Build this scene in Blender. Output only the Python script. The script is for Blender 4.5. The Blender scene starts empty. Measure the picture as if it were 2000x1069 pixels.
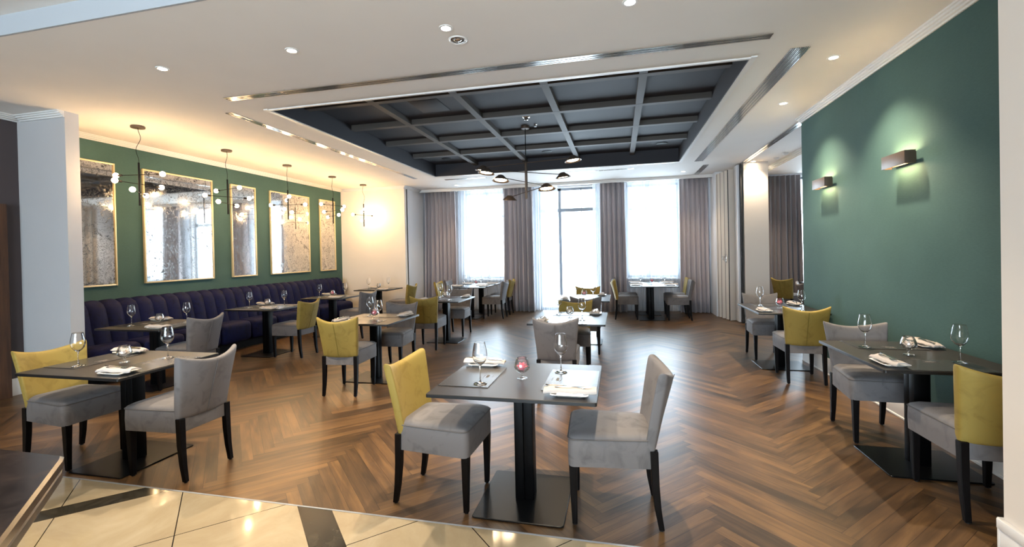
import bpy, bmesh, math, random
from mathutils import Vector, Matrix
PI = math.pi
S = bpy.context.scene
C = S.collection

# ---------------------------------------------------------------- camera, world, exposure
YAW, PIT, ROL, CAMH = -.2298, -.0089, .021, 1.545
fwd = Vector((math.sin(YAW)*math.cos(PIT), math.cos(YAW)*math.cos(PIT), math.sin(PIT)))
r0 = Vector((math.cos(YAW), -math.sin(YAW), 0))
u0 = r0.cross(fwd)
right = math.cos(ROL)*r0 - math.sin(ROL)*u0
up = math.sin(ROL)*r0 + math.cos(ROL)*u0
cam = bpy.data.objects.new('camera', bpy.data.cameras.new('camera'))
C.objects.link(cam)
m3 = Matrix((right, up, -fwd)).transposed()
cam.matrix_world = Matrix.Translation((0, 0, CAMH)) @ m3.to_4x4()
cam.data.sensor_width = 36; cam.data.lens = 16.0
cam.data.shift_y = -.01655
cam.data.clip_start = .02
S.camera = cam

W = bpy.data.worlds.new('daylight'); S.world = W; W.use_nodes = True
bg = W.node_tree.nodes['Background']
bg.inputs[0].default_value = (.72, .86, 1.0, 1); bg.inputs[1].default_value = 7.0
S.view_settings.view_transform = 'Standard'; S.view_settings.look = 'None'
S.view_settings.gamma = 1; S.view_settings.use_curve_mapping = False
S.view_settings.exposure = 1.78
cy = S.cycles
cy.use_denoising = True; cy.max_bounces = 8; cy.diffuse_bounces = 4; cy.glossy_bounces = 4
cy.transmission_bounces = 8; cy.transparent_max_bounces = 24; cy.caustics_reflective = False; cy.caustics_refractive = False
cy.sample_clamp_indirect = 6; cy.use_adaptive_sampling = True; cy.adaptive_threshold = .015
cy.blur_glossy = .25

def add_portal(x, y, z, w, h, rx):
    l = bpy.data.lights.new('window_portal', 'AREA'); l.shape = 'RECTANGLE'; l.size = w; l.size_y = h
    l.cycles.is_portal = True
    o = bpy.data.objects.new('window_portal', l); o.location = (x, y, z); o.rotation_euler = (rx, 0, 0); C.objects.link(o)
# openings of the building towards the sky: three in the far wall, one in the right room, one behind the camera
add_portal(-3.52, 12.35, 2.02, 1.25, 2.4, -PI/2)
add_portal(-1.28, 12.35, 1.6, 1.6, 3.2, -PI/2)
add_portal(.87, 12.35, 2.02, 1.3, 2.4, -PI/2)
add_portal(4.7, 12.35, 1.65, 1.3, 3.1, -PI/2)
add_portal(-1.8, -4.25, 1.7, 5.0, 2.3, PI/2)

# ---------------------------------------------------------------- helpers
def srgb(h):
    h = h.lstrip('#'); v = [int(h[i:i+2], 16)/255 for i in (0, 2, 4)]
    return tuple((c/12.92 if c <= .04045 else ((c+.055)/1.055)**2.4) for c in v) + (1,)

def prin(name, col, rough=.5, metal=0, **kw):
    m = bpy.data.materials.new(name); m.use_nodes = True
    b = m.node_tree.nodes['Principled BSDF']
    b.inputs['Base Color'].default_value = srgb(col) if isinstance(col, str) else col
    b.inputs['Roughness'].default_value = rough; b.inputs['Metallic'].default_value = metal
    for k, v in kw.items():
        b.inputs[k.replace('_', ' ')].default_value = v
    return m
def nd(m, t, **kw):
    n = m.node_tree.nodes.new(t)
    for k, v in kw.items(): setattr(n, k, v)
    return n
def lk(m, a, b): m.node_tree.links.new(a, b)
def B(m): return m.node_tree.nodes['Principled BSDF']
def mth(m, op, a, b=None, c=None):
    n = nd(m, 'ShaderNodeMath', operation=op)
    for i, v in enumerate((a, b, c)):
        if v is None: continue
        if hasattr(v, 'type') and hasattr(v, 'node'): lk(m, v, n.inputs[i])
        else: n.inputs[i].default_value = v
    return n.outputs[0]
def noise(m, scale, detail=3, rough=.5, vec=None, dist=0):
    n = nd(m, 'ShaderNodeTexNoise'); n.inputs['Scale'].default_value = scale; n.inputs['Detail'].default_value = detail
    n.inputs['Roughness'].default_value = rough; n.inputs['Distortion'].default_value = dist
    if vec is None:
        t = nd(m, 'ShaderNodeTexCoord'); vec = t.outputs['Object']
    lk(m, vec, n.inputs['Vector']); return n.outputs['Fac']
def scaled(m, sx, sy, sz, src='Object', out=None):
    if out is None:
        out = nd(m, 'ShaderNodeTexCoord').outputs[src]
    mp = nd(m, 'ShaderNodeMapping'); mp.inputs['Scale'].default_value = (sx, sy, sz)
    lk(m, out, mp.inputs['Vector']); return mp.outputs[0]
def ramp(m, fac, stops):
    r = nd(m, 'ShaderNodeValToRGB'); e = r.color_ramp.elements
    while len(e) < len(stops): e.new(.5)
    for i, (p, c) in enumerate(stops):
        e[i].position = p; e[i].color = srgb(c) if isinstance(c, str) else c
    lk(m, fac, r.inputs[0]); return r.outputs[0]
def bump(m, h, strength=.2, dist=.01):
    b = nd(m, 'ShaderNodeBump'); b.inputs['Strength'].default_value = strength; b.inputs['Distance'].default_value = dist
    lk(m, h, b.inputs['Height']); lk(m, b.outputs[0], B(m).inputs['Normal'])
def mixc(m, f, a, b):
    n = nd(m, 'ShaderNodeMix', data_type='RGBA')
    for sock, v in ((n.inputs[0], f), (n.inputs[6], a), (n.inputs[7], b)):
        if hasattr(v, 'node'): lk(m, v, sock)
        else: sock.default_value = srgb(v) if isinstance(v, str) else v
    return n.outputs[2]
def emit(name, col, strength):
    m = bpy.data.materials.new(name); m.use_nodes = True; nt = m.node_tree; nt.nodes.clear()
    e = nt.nodes.new('ShaderNodeEmission'); o = nt.nodes.new('ShaderNodeOutputMaterial')
    e.inputs[0].default_value = col; e.inputs[1].default_value = strength
    nt.links.new(e.outputs[0], o.inputs[0]); return m

# ---------------------------------------------------------------- materials
M = {}
def paint(name, col, rough=.7, var=.03, bsc=60, bst=.04):
    m = prin(name, col, rough); n = noise(m, 2.5, 3)
    c = srgb(col) if isinstance(col, str) else col
    d = tuple(x*(1-var) for x in c[:3])+(1,); e = tuple(min(1, x*(1+var)) for x in c[:3])+(1,)
    lk(m, mixc(m, n, d, e), B(m).inputs['Base Color']); bump(m, noise(m, bsc, 2), bst, .004); return m
M['ceil'] = paint('ceiling_plaster', '#efe9e2', .8)
M['cream'] = paint('cream_wall_paint', '#ebe2d6', .75)
M['white'] = paint('white_wall_paint', '#e4e4e6', .7)
M['trim'] = paint('white_trim_paint', '#e9e6e2', .35)
M['brown'] = paint('dark_brown_wall_paint', '#4a4142', .7)
M['pier'] = paint('pale_grey_pier_paint', '#c2c0c0', .7)
M['frame'] = prin('grey_window_frame', '#8f959d', .5)
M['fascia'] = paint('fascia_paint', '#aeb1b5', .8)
M['stub'] = paint('beige_wall_paint', '#ddd2c6', .75)
g = prin('green_textile_wallpaper', '#4a7d6e', .8, Specular_IOR_Level=.25)
wv = nd(g, 'ShaderNodeTexWave', wave_type='BANDS', bands_direction='Z'); wv.inputs['Scale'].default_value = 90; wv.inputs['Distortion'].default_value = 1.5
lk(g, nd(g, 'ShaderNodeTexCoord').outputs['Object'], wv.inputs['Vector'])
gn = noise(g, 1.0, 4, .6, scaled(g, 40, 30, 140)); gl = noise(g, 1.2, 3)
gf = mth(g, 'MULTIPLY_ADD', gn, .35, mth(g, 'MULTIPLY', gl, .6))
lk(g, ramp(g, gf, ((.25, '#3b5652'), (.7, '#4b6863'))), B(g).inputs['Base Color'])
bump(g, gn, .12, .003); M['green'] = g
M['navyceil'] = paint('dark_coffer_paint', '#2b2a30', .7, .06)
M['coffbeam_lit'] = paint('coffer_paint_lit_beams', '#514b46', .68, .06)  # panel paint lightened: light bounced up from the floor is in the colour

# herringbone wood
w = prin('herringbone_wood', '#6b4026', .38)
uv = nd(w, 'ShaderNodeUVMap', uv_map='plank').outputs[0]
at_ = nd(w, 'ShaderNodeAttribute', attribute_name='tone', attribute_type='GEOMETRY').outputs['Fac']
sep = nd(w, 'ShaderNodeSeparateXYZ'); lk(w, uv, sep.inputs[0])
comb = nd(w, 'ShaderNodeCombineXYZ')
lk(w, mth(w, 'MULTIPLY', sep.outputs[0], 2.2), comb.inputs[0]); lk(w, mth(w, 'MULTIPLY', sep.outputs[1], 26), comb.inputs[1]); lk(w, mth(w, 'MULTIPLY', at_, 60), comb.inputs[2])
g1 = noise(w, 1.0, 5, .62, comb.outputs[0], .6)
comb2 = nd(w, 'ShaderNodeCombineXYZ')
lk(w, mth(w, 'MULTIPLY', sep.outputs[0], 1.2), comb2.inputs[0]); lk(w, mth(w, 'MULTIPLY', sep.outputs[1], 5), comb2.inputs[1]); lk(w, mth(w, 'MULTIPLY', at_, 31), comb2.inputs[2])
g2 = noise(w, 1.3, 3, .5, comb2.outputs[0], 1.0)
f = mth(w, 'ADD', mth(w, 'MULTIPLY', g1, .55), mth(w, 'ADD', mth(w, 'MULTIPLY', g2, .45), mth(w, 'MULTIPLY', at_, .24)))
col = ramp(w, f, ((.34, '#20170e'), (.48, '#3a2a1a'), (.62, '#533c26'), (.80, '#705333')))
ed = mth(w, 'MINIMUM', mth(w, 'MINIMUM', sep.outputs[1], mth(w, 'SUBTRACT', .0775, sep.outputs[1])), mth(w, 'MINIMUM', sep.outputs[0], mth(w, 'SUBTRACT', .93, sep.outputs[0])))
edge = mth(w, 'LESS_THAN', ed, .0011)
lk(w, mixc(w, edge, col, '#1c100a'), B(w).inputs['Base Color'])
lk(w, mth(w, 'MULTIPLY_ADD', g1, .10, .31), B(w).inputs['Roughness'])
bump(w, mth(w, 'SUBTRACT', mth(w, 'MULTIPLY', g1, .35), mth(w, 'MULTIPLY', edge, 1.5)), .06, .002)
M['wood'] = w

# polished stone tiles laid at 45 degrees
t = prin('polished_stone_tile', '#cdb795', .12)
ob = nd(t, 'ShaderNodeTexCoord').outputs['Object']; sp = nd(t, 'ShaderNodeSeparateXYZ'); lk(t, ob, sp.inputs[0])
a = mth(t, 'ADD', sp.outputs[0], sp.outputs[1]); b_ = mth(t, 'SUBTRACT', sp.outputs[0], sp.outputs[1])
def band(v, lo, hi): return mth(t, 'MULTIPLY', mth(t, 'GREATER_THAN', v, lo), mth(t, 'LESS_THAN', v, hi))
bands = mth(t, 'MAXIMUM', band(a, .46, .695), band(b_, -5.57, -5.37))
def lines(v, vals):
    r = None
    for x in vals:
        q = mth(t, 'LESS_THAN', mth(t, 'ABSOLUTE', mth(t, 'SUBTRACT', v, x)), .0042)
        r = q if r is None else mth(t, 'MAXIMUM', r, q)
    return r
gro = mth(t, 'MAXIMUM', lines(a, (-4.02, -3.12, -2.22, -1.32, -.42, .46, .695, 1.59, 2.49, 3.39)), lines(b_, (-7.37, -6.47, -5.57, -5.37, -4.47, -3.58, -2.69, -1.79, -.9, 0, .9, 1.8)))
tn = noise(t, 2.2, 6, .65, None, .8)
tc = ramp(t, tn, ((.3, '#90816a'), (.5, '#9c8f77'), (.72, '#aa9f89')))
dk = ramp(t, noise(t, 9, 5, .6, None, 1.2), ((.35, '#26241f'), (.7, '#3f3b33')))
lk(t, mixc(t, gro, mixc(t, bands, tc, dk), '#2b2620'), B(t).inputs['Base Color'])
lk(t, mth(t, 'MULTIPLY_ADD', tn, .06, .05), B(t).inputs['Roughness'])
M['tile'] = t

def velvet(name, c0, c1, sc=9):
    m = prin(name, c0, .72, Sheen_Weight=.55, Sheen_Roughness=.35)
    oi = nd(m, 'ShaderNodeObjectInfo')
    va = nd(m, 'ShaderNodeVectorMath', operation='ADD'); lk(m, nd(m, 'ShaderNodeTexCoord').outputs['Object'], va.inputs[0])
    lk(m, mth(m, 'MULTIPLY', oi.outputs['Random'], 40), va.inputs[1])
    n = noise(m, sc, 4, .55, va.outputs[0], .9)
    lk(m, ramp(m, n, ((.28, c0), (.5, c1), (.78, c1))), B(m).inputs['Base Color'])
    bump(m, noise(m, 220, 1), .06, .002)
    B(m).inputs['Sheen Tint'].default_value = tuple(v*.8 for v in srgb(c1)[:3])+(1,)
    return m
M['grey'] = velvet('grey_velvet', '#555252', '#686464')
M['yellow'] = velvet('mustard_velvet', '#7c6628', '#8f7936')
M['navy'] = velvet('navy_velvet', '#03061f', '#070e38', 14); B(M['navy']).inputs['Specular IOR Level'].default_value = .2; B(M['navy']).inputs['Sheen Weight'].default_value = .12
M['greypipe'] = prin('grey_piping', '#5c5755', .8)
M['yellowseam'] = prin('mustard_seam', '#6f6120', .8)
M['leg'] = prin('black_stained_wood', '#060303', .5, Specular_IOR_Level=.14)
M['black'] = prin('black_metal', '#040405', .45, 0, Specular_IOR_Level=.12)
bp = prin('black_powder_coated_steel', '#08090b', .3, 0, Specular_IOR_Level=.22); bump(bp, noise(bp, 300, 2), .05, .001); M['blackplate'] = bp
tt = prin('dark_grey_laminate', '#2f2b29', .38)
tn2 = noise(tt, 3, 5); lk(tt, mixc(tt, tn2, '#1f1b19', '#282320'), B(tt).inputs['Base Color']); bump(tt, noise(tt, 350, 2), .08, .001); M['top'] = tt
M['topedge'] = prin('black_table_edge', '#0c0d0f', .4)
pm = prin('charcoal_placemat', '#33302e', .27); bump(pm, noise(pm, 260, 2), .15, .001); M['mat'] = pm
M['emblem'] = prin('silver_print', '#86807a', .4, .3)
M['china'] = prin('white_china', '#e9e6e0', .15)
M['napkin'] = paint('white_linen', '#b5aca6', .9)
M['steel'] = prin('polished_steel', '#d9d4cc', .12, 1)
M['petal'] = velvet('pink_petals', '#e04a64', '#f58c9c', 60)
M['petalw'] = velvet('pale_petals', '#d9b9a4', '#efe0d2', 60)
M['gold'] = prin('gilded_frame', '#e6cfa0', .4, .35)
M['bronze'] = prin('dark_bronze', '#5d4f44', .38, .45)
M['bulbcap'] = prin('black_socket', '#17120f', .4, .4)
M['alu'] = prin('white_aluminium', '#cfcdc9', .14, .9)
M['slot'] = prin('slot_shadow_gap', '#1e1c1c', .6)
M['bulb'] = emit('glowing_bulb', (1, .66, .34, 1), 54)
M['shadeglow'] = emit('glowing_shade_lamp', (1, .74, .45, 1), 14)
M['sconceglow'] = emit('glowing_sconce_lamp', (1, .72, .38, 1), 38)
M['spotglow'] = emit('glowing_downlight', (1, .86, .66, 1), 40)
M['rubber'] = prin('black_rubber', '#101010', .7)
cd = prin('walnut_door', '#4b2f1e', .5); lk(cd, ramp(cd, noise(cd, 3, 4, .6, scaled(cd, 8, 8, .6)), ((.3, '#3a2316'), (.7, '#5d3c26'))), B(cd).inputs['Base Color']); M['door'] = cd
ct = prin('dark_brown_stone', '#2a211c', .2)
cn = noise(ct, 5, 7, .65, None, 1.6)
lk(ct, ramp(ct, cn, ((.36, '#1c1715'), (.55, '#2b2320'), (.72, '#4a3828'))), B(ct).inputs['Base Color']); lk(ct, mth(ct, 'MULTIPLY_ADD', cn, .15, .12), B(ct).inputs['Roughness']); M['stone'] = ct
ce = prin('stone_edge', '#6b5238', .38); lk(ce, ramp(ce, noise(ce, 9, 6, .65), ((.35, '#1f1811'), (.6, '#3f3020'), (.75, '#5f4a30'))), B(ce).inputs['Base Color']); M['stoneedge'] = ce

def curtain_mat(name, c0, c1):
    m = prin(name, c0, .6, Sheen_Weight=.3)
    n = noise(m, 1.0, 3, .5, scaled(m, 30, 30, 2))
    lk(m, mixc(m, n, c0, c1), B(m).inputs['Base Color']); return m
M['curtain'] = curtain_mat('taupe_satin_curtain', '#aca2a5', '#c8bec0')
M['curtain2'] = curtain_mat('dark_grey_curtain', '#6a6366', '#787173')
sh = bpy.data.materials.new('white_sheer_voile'); sh.use_nodes = True; nt = sh.node_tree; nt.nodes.clear()
o_ = nt.nodes.new('ShaderNodeOutputMaterial'); mx = nt.nodes.new('ShaderNodeMixShader'); mx2 = nt.nodes.new('ShaderNodeMixShader')
tr = nt.nodes.new('ShaderNodeBsdfTransparent'); tl = nt.nodes.new('ShaderNodeBsdfTranslucent'); df = nt.nodes.new('ShaderNodeBsdfDiffuse')
tl.inputs[0].default_value = (.6, .64, .70, 1); df.inputs[0].default_value = (.86, .88, .92, 1)
mx2.inputs[0].default_value = .35; mx.inputs[0].default_value = .40
nt.links.new(tl.outputs[0], mx2.inputs[1]); nt.links.new(df.outputs[0], mx2.inputs[2])
nt.links.new(tr.outputs[0], mx.inputs[1]); nt.links.new(mx2.outputs[0], mx.inputs[2]); nt.links.new(mx.outputs[0], o_.inputs[0]); M['sheer'] = sh

def thin_glass(name, tint, ior=1.5, add=.02):
    m = bpy.data.materials.new(name); m.use_nodes = True; nt = m.node_tree; nt.nodes.clear()
    o = nt.nodes.new('ShaderNodeOutputMaterial'); mx = nt.nodes.new('ShaderNodeMixShader')
    tr = nt.nodes.new('ShaderNodeBsdfTransparent'); gl = nt.nodes.new('ShaderNodeBsdfGlossy'); fr = nt.nodes.new('ShaderNodeLayerWeight')
    fr.inputs[0].default_value = .30
    tr.inputs[0].default_value = tint; gl.inputs[0].default_value = (1, 1, 1, 1); gl.inputs['Roughness'].default_value = .02
    p = nt.nodes.new('ShaderNodeMath'); p.operation = 'MULTIPLY_ADD'; p.inputs[1].default_value = .7; p.inputs[2].default_value = add
    nt.links.new(fr.outputs['Fresnel'], p.inputs[0]); nt.links.new(p.outputs[0], mx.inputs[0])
    nt.links.new(tr.outputs[0], mx.inputs[1]); nt.links.new(gl.outputs[0], mx.inputs[2]); nt.links.new(mx.outputs[0], o.inputs[0]); return m
M['thinglass'] = thin_glass('clear_glassware', (.985, .99, .99, 1), add=.04)
M['glass'] = prin('clear_glassware', (1, 1, 1, 1), 0, 0, Transmission_Weight=1.0, IOR=1.45)
M['pane'] = thin_glass('window_glass', (.96, .98, .98, 1), add=.0)

mi = prin('antique_mirror', '#e4e2de', .04, 1)
vn = noise(mi, 9, 10, .75, None, 1.1); v2 = noise(mi, 34, 8, .75, None, 2.0); v3 = noise(mi, 1.3, 2); vv = noise(mi, 7, 8, .62, None, 3.0)
mk = ramp(mi, mth(mi, 'ADD', mth(mi, 'MULTIPLY', vn, v2), mth(mi, 'MULTIPLY', v3, .08)), ((.225, (1, 1, 1, 1)), (.27, (0, 0, 0, 1))))
mk2 = ramp(mi, v2, ((.33, (1, 1, 1, 1)), (.39, (0, 0, 0, 1))))
vein = ramp(mi, mth(mi, 'ABSOLUTE', mth(mi, 'SUBTRACT', vv, .5)), ((.006, (1, 1, 1, 1)), (.016, (0, 0, 0, 1))))
mkk = mth(mi, 'MULTIPLY', mth(mi, 'MAXIMUM', mth(mi, 'MAXIMUM', mk, mk2), mth(mi, 'MULTIPLY', vein, mth(mi, 'GREATER_THAN', v3, .46))), .93)
lk(mi, mixc(mi, mkk, '#e6e3de', '#423d39'), B(mi).inputs['Base Color'])
lk(mi, mth(mi, 'MULTIPLY_ADD', mkk, .22, .03), B(mi).inputs['Roughness']); M['mirror'] = mi

# ---------------------------------------------------------------- mesh tools
def nb(): return bmesh.new()
def box(bm, x0, x1, y0, y1, z0, z1, bev=0, seg=2):
    vs = [bm.verts.new((x, y, z)) for z in (z0, z1) for y in (y0, y1) for x in (x0, x1)]
    fs = [(0, 2, 3, 1), (4, 5, 7, 6), (0, 1, 5, 4), (2, 6, 7, 3), (0, 4, 6, 2), (1, 3, 7, 5)]
    F = [bm.faces.new([vs[i] for i in f]) for f in fs]
    if bev:
        es = set(e for f_ in F for e in f_.edges)
        bmesh.ops.bevel(bm, geom=list(es), offset=bev, segments=seg, affect='EDGES', profile=.5, clamp_overlap=True)
def lathe(bm, prof, n=24, cx=0, cy_=0, z0=0, M4=None, cap=True):
    rings = []
    for r, z in prof:
        if r < 1e-5:
            v = bm.verts.new((cx, cy_, z0+z)); rings.append([v]); continue
        rings.append([bm.verts.new((cx+r*math.cos(2*PI*i/n), cy_+r*math.sin(2*PI*i/n), z0+z)) for i in range(n)])
    for a, b in zip(rings, rings[1:]):
        if len(a) == 1 and len(b) == 1: continue
        for i in range(n):
            j = (i+1) % n
            if len(a) == 1: bm.faces.new((a[0], b[j], b[i]))
            elif len(b) == 1: bm.faces.new((a[i], a[j], b[0]))
            else: bm.faces.new((a[i], a[j], b[j], b[i]))
    if cap:
        for r_, fl in ((rings[0], True), (rings[-1], False)):
            if len(r_) > 1:
                bm.faces.new(r_[::-1] if fl else r_)
    vs = [v for r_ in rings for v in r_]
    if M4 is not None: bmesh.ops.transform(bm, matrix=M4, verts=vs)
    return vs
def tube(bm, pts, rad, n=8, cap=True):
    pts = [Vector(p) for p in pts]; rings = []
    rads = rad if isinstance(rad, (list, tuple)) else [rad]*len(pts)
    ref = None
    for i, p in enumerate(pts):
        d = (pts[min(i+1, len(pts)-1)]-pts[max(i-1, 0)]).normalized()
        if ref is None:
            ref = d.cross(Vector((0, 0, 1)))
            if ref.length < .1: ref = d.cross(Vector((1, 0, 0)))
        ref = (ref - d*ref.dot(d)).normalized(); bi = d.cross(ref)
        rings.append([bm.verts.new(p+rads[i]*(math.cos(2*PI*k/n)*ref+math.sin(2*PI*k/n)*bi)) for k in range(n)])
    for a, b in zip(rings, rings[1:]):
        for k in range(n): bm.faces.new((a[k], a[(k+1) % n], b[(k+1) % n], b[k]))
    if cap: bm.faces.new(rings[0][::-1]); bm.faces.new(rings[-1])
def rrect(x0, x1, hy0, hy1, r, n=5):
    """rounded trapezoid: half width hy0 at x0, hy1 at x1"""
    pts = []
    for cx_, cy_, a0 in ((x1-r, hy1-r, 0), (x0+r, hy0-r, 90), (x0+r, -hy0+r, 180), (x1-r, -hy1+r, 270)):
        for k in range(n+1):
            a = math.radians(a0+90*k/n); pts.append((cx_+r*math.cos(a), cy_+r*math.sin(a)))
    return pts
def loops(bm, stack, cap0=True, cap1=True):
    R = [[bm.verts.new(p) for p in L] for L in stack]; n = len(R[0])
    for a, b in zip(R, R[1:]):
        for i in range(n): bm.faces.new((a[i], a[(i+1) % n], b[(i+1) % n], b[i]))
    if cap0: bm.faces.new(R[0][::-1])
    if cap1: bm.faces.new(R[-1])
def slab(bm, x0, x1, hy, r, z0, z1, ch=.001):
    i = rrect(x0+ch, x1-ch, hy-ch, hy-ch, max(r-ch, .001)); o = rrect(x0, x1, hy, hy, r)
    loops(bm, [[(x, y, z0) for x, y in i], [(x, y, z0+ch) for x, y in o], [(x, y, z1-ch) for x, y in o], [(x, y, z1) for x, y in i]])

def mesh_of(name, bm, mat, smooth=True, ang=35):
    bmesh.ops.recalc_face_normals(bm, faces=bm.faces[:])
    me = bpy.data.meshes.new(name); bm.to_mesh(me); bm.free()
    for m_ in (mat if isinstance(mat, (list, tuple)) else [mat]): me.materials.append(m_)
    if smooth:
        me.shade_smooth()
        try: me.set_sharp_from_angle(angle=math.radians(ang))
        except Exception: pass
    return me
def link(name, me, parent=None, loc=None, rz=None):
    o = bpy.data.objects.new(name, me); C.objects.link(o)
    if parent is not None: o.parent = parent
    if loc is not None: o.location = loc
    if rz is not None: o.rotation_euler = (0, 0, rz)
    return o
CACHE = {}
def part(name, key, build, mat, parent=None, loc=None, rz=None, mods=None, smooth=True, ang=35):
    """one mesh object; repeats of the same key share their mesh data"""
    k = (key, mat.name if hasattr(mat, 'name') else str([x.name for x in mat]))
    if k not in CACHE:
        bm = nb(); build(bm); CACHE[k] = mesh_of(name, bm, mat, smooth, ang)
    o = link(name, CACHE[k], parent, loc, rz)
    if mods: mods(o)
    return o
def tag(o, label=None, cat=None, group=None, kind=None):
    if label: o['label'] = label
    if cat: o['category'] = cat
    if group: o['group'] = group
    if kind: o['kind'] = kind
    return o
def thing(name, label, cat, loc=(0, 0, 0), rz=0, group=None):
    o = bpy.data.objects.new(name, None); o.empty_display_size = .05; C.objects.link(o)
    o.location = loc; o.rotation_euler = (0, 0, rz); return tag(o, label, cat, group)
def struct(name, boxes, mat, label=None, cat=None, parent=None, bev=0):
    bm = nb()
    for b in boxes: box(bm, *b, bev=bev)
    o = link(name, mesh_of(name, bm, mat, bev > 0), parent)
    if parent is None: o['kind'] = 'structure'
    if label: o['label'] = label
    if cat: o['category'] = cat
    return o
def subsurf(l):
    def f(o):
        m = o.modifiers.new('sub', 'SUBSURF'); m.levels = l; m.render_levels = l
    return f

# ---------------------------------------------------------------- the room
CZ = 3.27; XL = -6.98; XR = 2.43; YB = 11.98
L_, W_ = .93, .0775
def wood_floor():
    bm = nb(); uvl = bm.loops.layers.uv.new('plank'); tl_ = bm.faces.layers.float.new('tone')
    random.seed(5); q = 1/math.sqrt(2)
    def add(u0_, v0_, hor):
        du, dv = (L_, W_) if hor else (W_, L_)
        cs = [(u0_, v0_), (u0_+du, v0_), (u0_+du, v0_+dv), (u0_, v0_+dv)]
        P = [((u+v)*q+.48, (v-u)*q+3.42, 0) for u, v in cs]
        if max(p[0] for p in P) < -7.1 or min(p[0] for p in P) > 6.05 or max(p[1] for p in P) < 2.40 or min(p[1] for p in P) > 12.25: return
        f = bm.faces.new([bm.verts.new(p) for p in P]); f[tl_] = random.random()
        U = [(0, 0), (L_, 0), (L_, W_), (0, W_)] if hor else [(0, 0), (0, W_), (L_, W_), (L_, 0)]
        for l, c in zip(f.loops, U): l[uvl].uv = c
    for j in range(-8, 9):
        for i in range(-160, 160):
            u = i*W_-j*L_; v = -i*W_-j*L_
            add(u, v, True); add(u, v-L_, False)
    for co, no in (((0, 2.425, 0), (0, -1, 0)), ((0, 12.2, 0), (0, 1, 0)), ((-7.05, 0, 0), (-1, 0, 0)), ((6.0, 0, 0), (1, 0, 0))):
        bmesh.ops.bisect_plane(bm, geom=bm.verts[:]+bm.edges[:]+bm.faces[:], plane_co=co, plane_no=no, clear_outer=True)
    me = bpy.data.meshes.new('floor'); bm.to_mesh(me); bm.free(); me.materials.append(M['wood'])
    for p in me.polygons:
        pass
    o = link('floor', me); o['kind'] = 'structure'; o['label'] = 'herringbone oak-brown wood plank floor of the dining room'
wood_floor()
struct('floor', [(-7.0, 6.0, 2.43, 12.25, -.12, -.004)], M['black'])
struct('floor', [(-7.0, 3.2, -4.2, 2.425, -.12, .002)], M['tile'], 'polished cream stone tile floor with dark diagonal bands')
struct('trim_1', [(-7.0, 3.2, 2.42, 2.432, -.01, .0035)], M['frame'], 'thin metal strip between stone tiles and wood floor')

# ceilings: dining room slab with the coffer opening, right room, higher entrance ceiling
cx0, cx1, cy0, cy1 = -3.93, 1.20, 4.56, 9.50
struct('ceiling', [(-7.1, cx0, 2.51, 12.3, CZ, 3.45), (cx1, 6.1, 2.51, 12.3, CZ, 3.45), (cx0, cx1, 2.51, cy0, CZ, 3.45), (cx0, cx1, cy1, 12.3, CZ, 3.45)], M['ceil'], 'smooth cream plaster ceiling around the dark coffer')
struct('ceiling', [(-7.1, 6.1, -4.3, 2.515, 3.42, 3.5)], M['ceil'], 'raised ceiling over the tiled entrance')
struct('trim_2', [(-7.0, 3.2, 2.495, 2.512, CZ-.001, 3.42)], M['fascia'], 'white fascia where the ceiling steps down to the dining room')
pz, bz = 3.53, 3.455
struct('ceiling', [(cx0-.02, cx1+.02, cy0-.02, cy1+.02, pz, pz+.04), (cx0, cx0+.012, cy0, cy1, CZ+.001, pz), (cx1-.012, cx1, cy0, cy1, CZ+.001, pz), (cx0+.012, cx1-.012, cy0, cy0+.012, CZ+.001, pz), (cx0+.012, cx1-.012, cy1-.012, cy1, CZ+.001, pz)], M['navyceil'], 'dark charcoal recessed coffer panels')
bb = []
for x in (-2.97, -1.88, -.79, .30): bb.append((x-.045, x+.045, cy0, cy1, bz, pz))
for y in (5.20, 6.25, 7.31, 8.38): bb.append((cx0, cx1, y-.045, y+.045, bz-.001, pz))
struct('trim_3', bb, M['coffbeam_lit'], 'dark grid of beams dividing the coffer into panels')
# white lip round the coffer
struct('trim_4', [(cx0-.05, cx0, cy0-.05, cy1+.05, CZ-.012, CZ+.02), (cx1, cx1+.05, cy0-.05, cy1+.05, CZ-.012, CZ+.02), (cx0, cx1, cy1, cy1+.05, CZ-.012, CZ+.02), (cx0, cx1, cy0-.03, cy0, CZ-.012, CZ+.02)], M['trim'], 'narrow white lip round the dark coffer')

# walls
struct('wall_left', [(XL-.15, XL, 3.98, 10.6, 0, CZ)], M['green'], 'green textile wall with five mirrors above the banquette')
struct('wall_left', [(-7.1, -6.88, -4.2, 3.98, 0, 3.44)], M['brown'], 'dark brown wall at the left edge')
struct('wall_left', [(-6.885, -6.13, 3.92, 4.06, 0, CZ)], M['pier'], 'white pier in front of the green wall')
struct('wall_back', [(-7.1, -5.19, 10.49, 10.65, 0, CZ)], M['cream'], 'cream wall at the end of the banquette')
struct('wall_back', [(-5.35, -5.19, 10.60, YB, 0, CZ)], M['white'], 'pale wall return beside the left curtain')
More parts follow.
